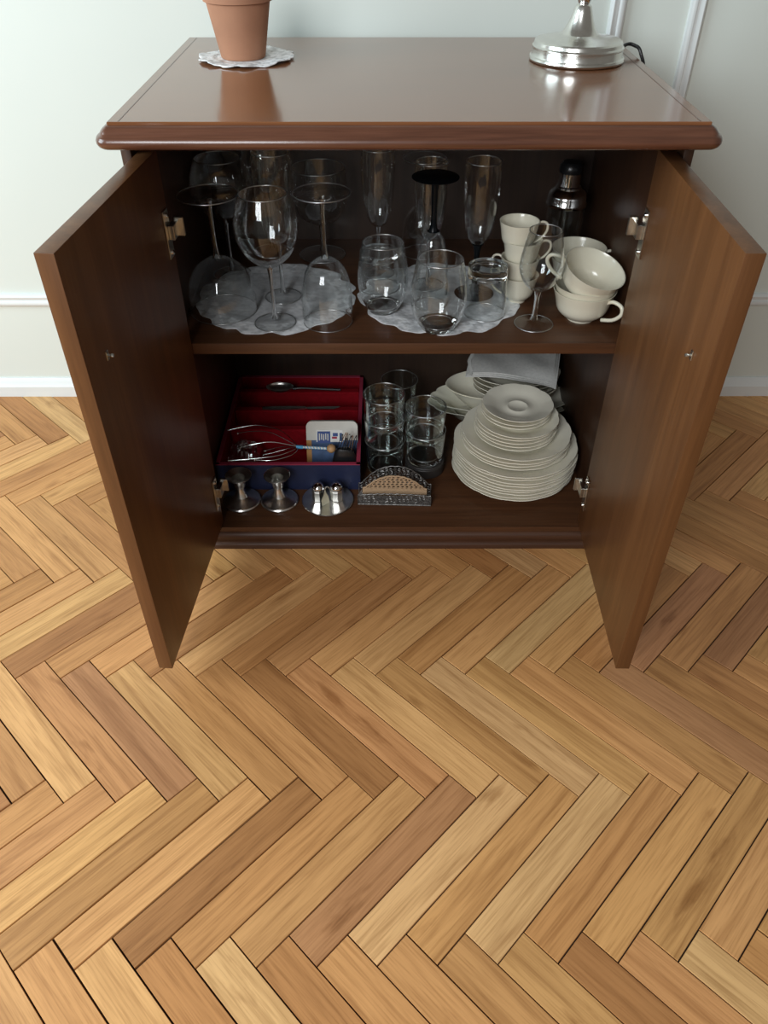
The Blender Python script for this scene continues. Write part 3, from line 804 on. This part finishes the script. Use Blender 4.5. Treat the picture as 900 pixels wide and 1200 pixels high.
wires = [[(-0.283, 0.248, 0.148), (-0.345, 0.268, 0.150), (-0.413, 0.262, 0.140)],
         [(-0.300, 0.224, 0.158), (-0.345, 0.236, 0.155), (-0.385, 0.240, 0.146)],
         [(-0.296, 0.192, 0.155), (-0.340, 0.186, 0.153), (-0.372, 0.183, 0.145)],
         [(-0.278, 0.164, 0.138), (-0.345, 0.152, 0.136), (-0.395, 0.148, 0.134)],
         [(-0.250, 0.170, 0.135), (-0.292, 0.150, 0.134), (-0.335, 0.151, 0.134)],
         [(-0.262, 0.204, 0.128), (-0.295, 0.202, 0.118), (-0.322, 0.200, 0.112)],
         [(-0.262, 0.216, 0.126), (-0.295, 0.222, 0.116), (-0.322, 0.22, 0.108)]]
for w in wires:
    p = smooth_path([hub] + [Vector(q) for q in w], 7)
    wi = finish(tube(bmesh.new(), [q - mo for q in p], 0.0009, 6), 'prong', 'wire', ms, True)
    e = p[-1] - mo
    finish(lathe([(0, -0.0032), (0.0023, -0.0023), (0.0032, 0), (0.0023, 0.0023), (0, 0.0032)], 12, mat=Matrix.Translation(e)), 'tip', 'wire', wi, True, 80)

# ---- crumpled plastic bag
bm = bmesh.new()
rb = random.Random(3)
nx, ny = 16, 10
top_, bot_ = [], []
for j in range(ny + 1):
    rt, rbm = [], []
    for i in range(nx + 1):
        u, v = i / nx, j / ny
        h = 0.036 * math.sin(PI * u) * math.sin(PI * v)
        x = (u - 0.5) * 0.076 + rb.uniform(-0.003, 0.003); y = (v - 0.5) * 0.078 + rb.uniform(-0.003, 0.003)
        rt.append(bm.verts.new((x, y, 0.012 + h + rb.uniform(-0.005, 0.005))))
        edge = i in (0, nx) or j in (0, ny)
        rbm.append(rt[-1] if edge else bm.verts.new((x, y, 0.006 + rb.uniform(-0.003, 0.003))))
    top_.append(rt); bot_.append(rbm)
for g in (top_, bot_):
    for j in range(ny):
        for i in range(nx):
            q = [g[j][i], g[j][i + 1], g[j + 1][i + 1], g[j + 1][i]]
            try: bm.faces.new(q)
            except ValueError: pass
o = finish(bm, 'plastic_bag', 'film', None); o.location = (-0.371, 0.226, ZF + 0.0300)
o.rotation_euler = (0, 0, R(4))
tag(o, 'crumpled clear plastic bag lying in the red box under the wire prongs', 'bag')

# ---- printed card packet with hair pins
pk = thing('card_packet', 'rounded off-white and navy printed card packet leaning in the red box', 'packet', (-0.160, 0.205, ZF + 0.0085), (R(-22), 0, 0))
def rrect(w, h, r):
    out = []
    for cx_, cz_, a0 in ((w / 2 - r, h - r, 0), (-w / 2 + r, h - r, PI / 2)):
        for k in range(7):
            t = a0 + k * PI / 12
            out.append((cx_ + r * math.cos(t), cz_ + r * math.sin(t)))
    return out + [(-w / 2, 0), (w / 2, 0)]
upM = Matrix.Rotation(PI / 2, 4, 'X')
pw, ph = 0.122, 0.120
finish(prism(bmesh.new(), rrect(pw, ph, 0.014), -0.006, 0.006, mat=upM), 'card', 'card_white', pk)
finish(bx(-pw / 2 + 0.004, pw / 2 - 0.0005, -0.0072, -0.0058, 0.002, 0.074), 'navy_panel', 'card_blue', pk)
finish(bx(-pw / 2, -pw / 2 + 0.012, -0.0076, -0.0058, 0.002, 0.074), 'orange_strip', 'orange', pk)
finish(bx(-0.037, 0.026, -0.0078, -0.0058, 0.070, 0.099), 'white_label', 'white', pk)
lab = finish(bx(-0.0345, -0.004, -0.0086, -0.0076, 0.068, 0.096), 'blue_label', 'label_blue', pk)
for k in range(5):
    finish(bx(-0.031 + k * 0.005, -0.0285 + k * 0.005, -0.0090, -0.0085, 0.074 + 0.002 * (k % 2), 0.091 - 0.001 * (k % 3)), 'print_line', 'card_white', lab)
finish(bx(0.002, 0.014, -0.0084, -0.0076, 0.084, 0.092), 'small_print', 'label_blue', pk)
finish(bx(0.000, 0.012, -0.0084, -0.0076, 0.078, 0.083), 'small_print', 'redtrim', pk)
finish(bx(0.018, 0.024, -0.0084, -0.0076, 0.072, 0.092), 'small_print', 'card_blue', pk)
finish(lathe([(0, 0.0), (0.0013, 0), (0.0013, 0.002), (0, 0.002)], 10, mat=Matrix.Translation((0.042, -0.006, 0.088)) @ Matrix.Rotation(PI / 2, 4, 'X')), 'eyelet', 'black', pk)

hb = thing('pin_pouch', 'small black pouch holding hair pins in front of the printed packet', 'pouch', (-0.128, 0.172, ZF + 0.0085))
hb.scale = (1.15, 1.0, 1.55)
finish(lathe([(0, 0), (0.030, 0.0), (0.038, 0.012), (0.036, 0.034), (0.026, 0.052), (0.018, 0.056), (0.0, 0.05)], 28, mod=lambda t, r, z: (r * (1 + 0.07 * math.sin(3 * t + z * 80)), z), mat=Matrix.Diagonal((0.72, 0.36, 1, 1)) @ Matrix.Identity(4)), 'pouch', 'black', hb, True, 80)
rp = random.Random(5)
for k in range(7):
    x = -0.014 + 0.0048 * k; ln = rp.uniform(0.026, 0.036)
    base = Vector((x, rp.uniform(-0.003, 0.006), 0.048)); dr = Vector((0.32 + rp.uniform(-0.12, 0.12), 0.28, 1)).normalized()
    sd = Vector((1, -0.2, -0.3)).normalized() * 0.0022
    pts = smooth_path([base - sd, base - sd + dr * ln * 0.6, base + dr * ln, base + sd + dr * ln * 0.6, base + sd], 4)
    finish(tube(bmesh.new(), pts, 0.0008, 6), 'hair_pin', 'wire' if k in (1, 3, 5) else 'black', hb, True)

# ---- pewter candlesticks
def candlestick(label, x, y):
    t = thing('candlestick', label, 'candlestick', (x, y, ZF + 0.0002), (0, 0, 0), 'short pewter candlesticks')
    finish(lathe([(0, 0), (0.041, 0), (0.043, 0.0015), (0.0435, 0.0045), (0.0415, 0.007), (0.036, 0.0085), (0.031, 0.012), (0.022, 0.015), (0.016, 0.0185)], 48), 'base', 'pewter', t, True, 35)
    finish(lathe([(0.0162, 0.0183), (0.012, 0.027), (0.0095, 0.036), (0.0088, 0.041), (0.0115, 0.0425), (0.0115, 0.0445), (0.0095, 0.046)], 40), 'stem', 'pewter', t, True, 35)
    finish(lathe([(0.0095, 0.0455), (0.0125, 0.048), (0.0140, 0.062), (0.0160, 0.067), (0.023, 0.0705), (0.0290, 0.0745), (0.0300, 0.0765), (0.0285, 0.0775), (0.021, 0.0735), (0.0142, 0.0705), (0.0128, 0.048), (0.0, 0.047)], 44), 'socket', 'pewter', t, True, 35)
    return t
candlestick('short pewter candlestick nearest to the lower hinge of the shaded door', -0.3655, 0.096)
candlestick('short pewter candlestick next to the salt and pepper tray', -0.2785, 0.096)

# ---- salt and pepper on a tray
tr = thing('cruet_tray', 'small round pewter tray carrying salt and pepper shakers', 'tray', (-0.167, 0.096, ZF + 0.0002))
finish(lathe([(0, 0), (0.050, 0), (0.0585, 0.0035), (0.0595, 0.0052), (0.058, 0.006), (0.050, 0.0028), (0, 0.0024)], 56), 'dish', 'pewter', tr, True, 35)
bm = bmesh.new(); tube(bm, smooth_path([(-0.006, 0.006, 0.002), (-0.006, 0.006, 0.030), (0.0, 0.006, 0.038), (0.006, 0.006, 0.030), (0.006, 0.006, 0.002)], 5), 0.0014, 8)
finish(bm, 'carrying_loop', 'pewter', tr, True)
def shaker(label, x, y):
    t = thing('salt_shaker', label, 'shaker', (x, y, ZF + 0.0032), (0, 0, R(12)), 'salt and pepper shakers')
    t.scale = (1.12, 1.12, 1.12)
    finish(lathe([(0, 0), (0.0125, 0), (0.0135, 0.003), (0.0135, 0.024), (0.0115, 0.028)], 8), 'body', 'pewter', t)
    finish(lathe([(0.0120, 0.0275), (0.0130, 0.029), (0.0130, 0.033), (0.010, 0.038), (0.005, 0.041), (0.0022, 0.0415), (0.002, 0.043), (0, 0.0435)], 24), 'cap', 'chrome', t, True, 40)
    return t
shaker('small faceted pewter shaker behind the folded paper slip', -0.1875, 0.100)
shaker('small faceted pewter shaker standing clear of the paper slip', -0.1455, 0.100)
bm = bmesh.new()
pv = [[(-0.010, -0.004, 0), (0.0105, 0.004, 0.0)], [(-0.011, -0.003, 0.016), (0.008, 0.006, 0.018)], [(-0.004, 0.000, 0.028), (0.003, 0.004, 0.030)], [(0.0005, 0.002, 0.042), (0.0012, 0.0025, 0.042)]]
front = [[bm.verts.new(p) for p in row] for row in pv]
backv = [[bm.verts.new((p[0] + 0.0006, p[1] + 0.0012, p[2])) for p in row] for row in pv]
for g, fl_ in ((front, 1), (backv, -1)):
    for i in range(3):
        q = [g[i][0], g[i][1], g[i + 1][1], g[i + 1][0]]; bm.faces.new(q[::fl_])
for i in range(3):
    for c_ in (0, 1):
        bm.faces.new([front[i][c_], backv[i][c_], backv[i + 1][c_], front[i + 1][c_]])
bm.faces.new([front[0][0], front[0][1], backv[0][1], backv[0][0]]); bm.faces.new([front[3][0], front[3][1], backv[3][1], backv[3][0]])
o = finish(bm, 'paper_slip', 'paper', None); o.location = (-0.170, 0.080, ZF + 0.0032); o.rotation_euler = (R(-4), 0, R(18))
tag(o, 'folded cream paper slip propped against a shaker on the pewter tray', 'paper')

# ---- filigree napkin holder
nh = thing('napkin_holder', 'openwork tarnished silver napkin holder in front of the stacked tumblers', 'napkin holder', (-0.012, 0.100, ZF + 0.0002), (0, 0, R(-2)))
W2 = 0.0835
finish(bx(-W2, W2, -0.020, 0.022, 0.0, 0.0025), 'base_plate', 'filigree', nh)
def arch(w, z0, hs, hc, n=40):
    pts = []
    for k in range(n + 1):
        u = -1 + 2 * k / n
        f = hs + (hc - hs) * max(0.0, 1 - (abs(u) / 0.92) ** 2.2)
        f += 0.0018 * abs(math.sin(u * 17))
        pts.append((u * w, z0 + f))
    return pts
def filigree_panel(name, y, w, hs, hc, parent, rows, seed):
    """openwork panel: border band plus scroll rings, all real metal wire"""
    r_ = random.Random(seed)
    bm = bmesh.new()
    ar = arch(w, 0.0, hs, hc)
    tube(bm, [(x, y, z) for x, z in ar], 0.0013, 6)
    tube(bm, [(-w, y, 0.002), (w, y, 0.002)], 0.0013, 6)
    for s in (-1, 1): tube(bm, [(s * w, y, 0.0), (s * w, y, hs)], 0.0013, 6)
    # scrolls fill
    for row in range(rows):
        z = 0.006 + row * 0.0085
        n = int(2 * w / 0.0098)
        for k in range(n):
            x = -w + 0.006 + k * (2 * w - 0.012) / max(1, n - 1) + (0.0025 if row % 2 else 0)
            u = abs(x) / w
            lim = hs + (hc - hs) * max(0.0, 1 - (u / 0.92) ** 2.2)
            if z > lim - 0.002 or abs(x) > w - 0.003: continue
            rr = r_.uniform(0.0036, 0.0046); ph_ = r_.uniform(0, 6)
            pts = [(x + rr * math.cos(ph_ + t) * (1 - 0.05 * t), y, z + rr * math.sin(ph_ + t) * (1 - 0.05 * t)) for t in [2 * PI * q / 9 * 1.25 for q in range(10)]]
            tube(bm, pts, 0.0009, 5)
    return finish(bm, name, 'filigree', parent, True, 60)
filigree_panel('back_panel', 0.019, W2, 0.032, 0.083, nh, 9, 1)
filigree_panel('front_panel', -0.019, W2, 0.028, 0.032, nh, 4, 2)
finish(bx(-W2, W2, -0.0178, -0.0165, 0.0, 0.027), 'front_lining', 'filigree', nh)
# pierced tan card between the panels
def pierced(w, hs, hc, y, th):
    bm = bmesh.new()
    tube(bm, [(x, y, z) for x, z in arch(w, 0, hs, hc)], 0.0022, 6)
    r_ = random.Random(9)
    for row in range(8):
        z = 0.03 + row * 0.0068
        n = int(2 * w / 0.0105)
        for k in range(n):
            x = -w + 0.007 + k * (2 * w - 0.014) / (n - 1) + (0.003 if row % 2 else 0)
            lim = hs + (hc - hs) * max(0.0, 1 - (abs(x) / w / 0.92) ** 2.2)
            if z > lim - 0.001: continue
            rr = 0.0047
            pts = [(x + rr * math.cos(2 * PI * q / 9), y, z + rr * 0.8 * math.sin(2 * PI * q / 9)) for q in range(9)]
            tube(bm, pts, 0.0017, 5, closed=True)
    box(bm, -w, w, y - 0.0012, y + 0.0012, 0.003, 0.032)
    return bm
nc = finish(pierced(0.074, 0.030, 0.066, 0.0, 0.0015), 'pierced_card', 'tan', None, True, 60)
nc.location = (-0.012, 0.100, ZF + 0.0028)
nc.rotation_euler = (0, 0, R(-2))
tag(nc, 'tan pierced lattice card standing inside the openwork napkin holder', 'card')

# ---- stacked straight tumblers
low_t = [(0, 0.0), (0.036, 0.0), (0.0415, 0.003), (0.0435, 0.010), (0.0445, 0.03), (0.047, 0.06), (0.0482, 0.084)]
for i, lab in enumerate(('bottom tumbler of the stack of three beside the red box', 'middle tumbler of the stack of three beside the red box', 'top tumbler of the stack of three beside the red box')):
    tumbler('stacking_tumbler', lab, (-0.034 - 0.0012 * i, 0.226, ZF + 0.0003 + 0.0625 * i), low_t, False, 0.011, 0.0020, 'glass_low', 'stacked straight tumblers')
cs = finish(lathe([(0, 0), (0.045, 0), (0.0475, 0.002), (0.0475, 0.024), (0.046, 0.026), (0.046, 0.0275), (0.0475, 0.029), (0.0455, 0.0315), (0, 0.0315)], 44), 'round_tin', 'dark', None, True, 35)
cs.location = (0.0625, 0.222, ZF + 0.0002)
tag(cs, 'low dark round tin underneath the shorter tumbler stack', 'tin')
for i, lab in enumerate(('lower tumbler of the stack of two on the dark tin', 'upper tumbler of the stack of two on the dark tin')):
    tumbler('stacking_tumbler', lab, (0.0615 - 0.0018 * i, 0.221, ZF + 0.0321 + 0.0625 * i), low_t, False, 0.011, 0.0020, 'glass_low', 'stacked straight tumblers')
tumbler('stacking_tumbler', 'tumbler alone in the dark behind both tumbler stacks', (0.004, 0.46, ZF + 0.0003), [(r, z * 1.25) for r, z in low_t], False, 0.011, 0.0020, 'glass_low', 'stacked straight tumblers')

# ---- plates
def plate_mesh(r, h, lobes, amp, well=0.0, th=0.0024):
    def mod(t, rr, z):
        f = (rr / r)
        w = (abs(math.cos(lobes * t / 2)) ** 0.7 - 0.55)
        g = max(0, (f - 0.62) / 0.38)
        return rr * (1 + amp * g * w), z + 0.0012 * g * w
    prof = [(0, 0.0025), (r * 0.50, 0.0025), (r * 0.51, 0.0), (r * 0.545, 0.0), (r * 0.56, 0.0025), (r * 0.64, 0.0045), (r * 0.72, h * 0.52), (r * 0.86, h * 0.74), (r * 0.97, h * 0.92), (r, h)]
    top_p = [(r * 0.996, h + 0.0016), (r * 0.965, h * 0.92 + th), (r * 0.86, h * 0.74 + th), (r * 0.715, h * 0.52 + th), (r * 0.63, 0.0045 + th), (r * 0.5, 0.0025 + th)]
    if well: top_p += [(well * 1.18, 0.0025 + th), (well * 1.08, 0.0045 + th), (well * 0.98, 0.0042 + th), (well * 0.86, 0.0018 + th), (0, 0.0016 + th)]
    else: top_p += [(0, 0.0025 + th)]
    return lathe(prof + top_p, 80, mod=mod)
def plate_stack(kind, labels, x, y, z, r, h, pitch, lobes, amp, group, well=0.0, seed=1):
    r_ = random.Random(seed); me = None
    for i, lab in enumerate(labels):
        if me is None:
            o = finish(plate_mesh(r, h, lobes, amp, well), kind, 'ivory', None, True, 60); me = o.data
        else:
            o = bpy.data.objects.new(kind, me); C.objects.link(o)
        o.location = (x + r_.uniform(-0.0022, 0.0022), y + r_.uniform(-0.0022, 0.0022), z + i * pitch)
        o.rotation_euler = (0, 0, r_.uniform(0, 6.28))
        tag(o, lab, 'plate' if kind != 'saucer' else 'saucer', group)
    return z + len(labels) * pitch
ordn = ['lowest', 'second lowest', 'third lowest', 'fourth lowest', 'fifth lowest', 'sixth lowest', 'seventh lowest', 'eighth lowest', 'ninth lowest']
px_, py_ = 0.2745, 0.212
n1 = 9
z1 = plate_stack('dinner_plate', [f'{ordn[i]} of the nine scalloped ivory dinner plates in the pile' for i in range(n1 - 1)] + ['uppermost scalloped ivory dinner plate, just under the smaller luncheon plates'],
                 px_, py_, ZF + 0.0002, 0.1445, 0.0215, 0.0084, 12, 0.022, 'scalloped dinner plates in the pile')
n2 = 4
z2 = plate_stack('luncheon_plate', ['lowest luncheon plate resting on the dinner plates', 'second luncheon plate up from the dinner plates', 'third luncheon plate up from the dinner plates', 'uppermost luncheon plate carrying the saucers'],
                 px_ - 0.003, py_ - 0.001, z1 + 0.0005, 0.126, 0.020, 0.0090, 12, 0.022, 'scalloped luncheon plates in the pile', seed=2)
n3 = 5
z3 = plate_stack('saucer', [f'{w} wider saucer above the luncheon plates' for w in ('lowest', 'second', 'third', 'fourth', 'fifth and uppermost')],
                 px_ - 0.006, py_ - 0.004, z2 + 0.0005, 0.094, 0.0165, 0.0085, 10, 0.018, 'wider saucers in the pile', 0.022, seed=3)
z4 = plate_stack('saucer', ['lowest of the three small saucers crowning the pile', 'middle of the three small saucers crowning the pile', 'topmost small saucer with its ringed well showing'],
                 px_ - 0.006, py_ + 0.008, z3 + 0.0005, 0.080, 0.015, 0.0085, 10, 0.018, 'small saucers crowning the pile', 0.022, seed=4)

# ---- serving platters, bowl and soup plates behind
def oval(name, label, cat, loc, r, ry, h, lobes, amp, rotz=0.0, group=None, tilt=0.0):
    o = finish(plate_mesh(r, h, lobes, amp), name, 'ivory', None, True, 60)
    o.location = loc; o.scale = (1, ry, 1); o.rotation_euler = (tilt, 0, rotz)
    return tag(o, label, cat, group)
oval('serving_platter', 'scalloped oval platter lowest in the rear pile', 'platter', (0.268, 0.449, ZF + 0.0002), 0.186, 0.44, 0.045, 10, 0.05, 0, 'oval platters in the rear pile')
oval('serving_platter', 'scalloped oval platter resting on another in the rear pile', 'platter', (0.270, 0.450, ZF + 0.0105), 0.182, 0.44, 0.050, 10, 0.05, 0, 'oval platters in the rear pile')
bo = finish(lathe(shell(curve([(0, 0), (0.07, 0.0), (0.082, 0.004), (0.115, 0.035), (0.138, 0.062), (0.145, 0.066)], 4), 0.003, 0.003), 72), 'serving_bowl', 'ivory', None, True, 60)
bo.location = (0.268, 0.450, ZF + 0.066); bo.scale = (1, 0.54, 1)
bo.location.z = ZF + 0.030
tag(bo, 'oval ivory serving bowl on the scalloped platters at the rear', 'bowl')
for i, lab in enumerate(('lowest soup plate in the oval bowl', 'second soup plate in the oval bowl', 'third soup plate in the oval bowl', 'highest soup plate in the oval bowl under the folded napkin')):
    oval('soup_plate', lab, 'plate', (0.302, 0.452, ZF + 0.062 + 0.0145 * i), 0.106 + 0.002 * i, 0.70, 0.030, 12, 0.012, 0, 'soup plates in the rear bowl')

# ---- folded linen napkin with lace edge
nk = thing('linen_napkin', 'folded white linen napkin with lace corner draped over the soup plates', 'napkin', (0.292, 0.445, ZF + 0.160))
def cloth(w, d, z, th, sag, seed):
    r_ = random.Random(seed); bm = bmesh.new(); nx, ny = 24, 14
    def pt(i, j, dz):
        u, v = -1 + 2 * i / nx, -1 + 2 * j / ny
        return (u * w + 0.006 * v, v * d - 0.004 * u, z + dz - sag * max(0, -v) ** 2 - 0.5 * sag * abs(u) ** 3 - 0.012 * max(0, u - v - 0.9) ** 2 + 0.0016 * math.sin(5 * u + 3 * v) )
    a = [[bm.verts.new(pt(i, j, th)) for i in range(nx + 1)] for j in range(ny + 1)]
    b = [[bm.verts.new(pt(i, j, 0)) for i in range(nx + 1)] for j in range(ny + 1)]
    for j in range(ny):
        for i in range(nx):
            bm.faces.new((a[j][i], a[j][i + 1], a[j + 1][i + 1], a[j + 1][i])); bm.faces.new((b[j][i], b[j + 1][i], b[j + 1][i + 1], b[j][i + 1]))
    for i in range(nx):
        bm.faces.new((a[0][i], b[0][i], b[0][i + 1], a[0][i + 1])); bm.faces.new((a[ny][i], a[ny][i + 1], b[ny][i + 1], b[ny][i]))
    for j in range(ny):
        bm.faces.new((a[j][0], a[j + 1][0], b[j + 1][0], b[j][0])); bm.faces.new((a[j][nx], b[j][nx], b[j + 1][nx], a[j + 1][nx]))
    return bm
for k in range(3):
    finish(cloth(0.112 - 0.005 * k, 0.068 - 0.003 * k, 0.0038 * k, 0.0030, 0.006, k), 'fold', 'linen', nk, True, 50)
bm = bmesh.new()
for k in range(26):
    u = k / 25
    x = -0.108 + 0.016 * math.sin(u * 9) * 0.2; y = 0.05 - u * 0.115
    pts = [(x + 0.0045 * math.cos(2 * PI * q / 8), y + 0.0035 * math.sin(2 * PI * q / 8), 0.005 - 0.006 * max(0, (u - 0.5) * 2) ** 2) for q in range(8)]
    tube(bm, pts, 0.0011, 5, closed=True)
finish(bm, 'lace_edge', 'linen', nk, True)
nk.rotation_euler = (0, 0, R(-8))
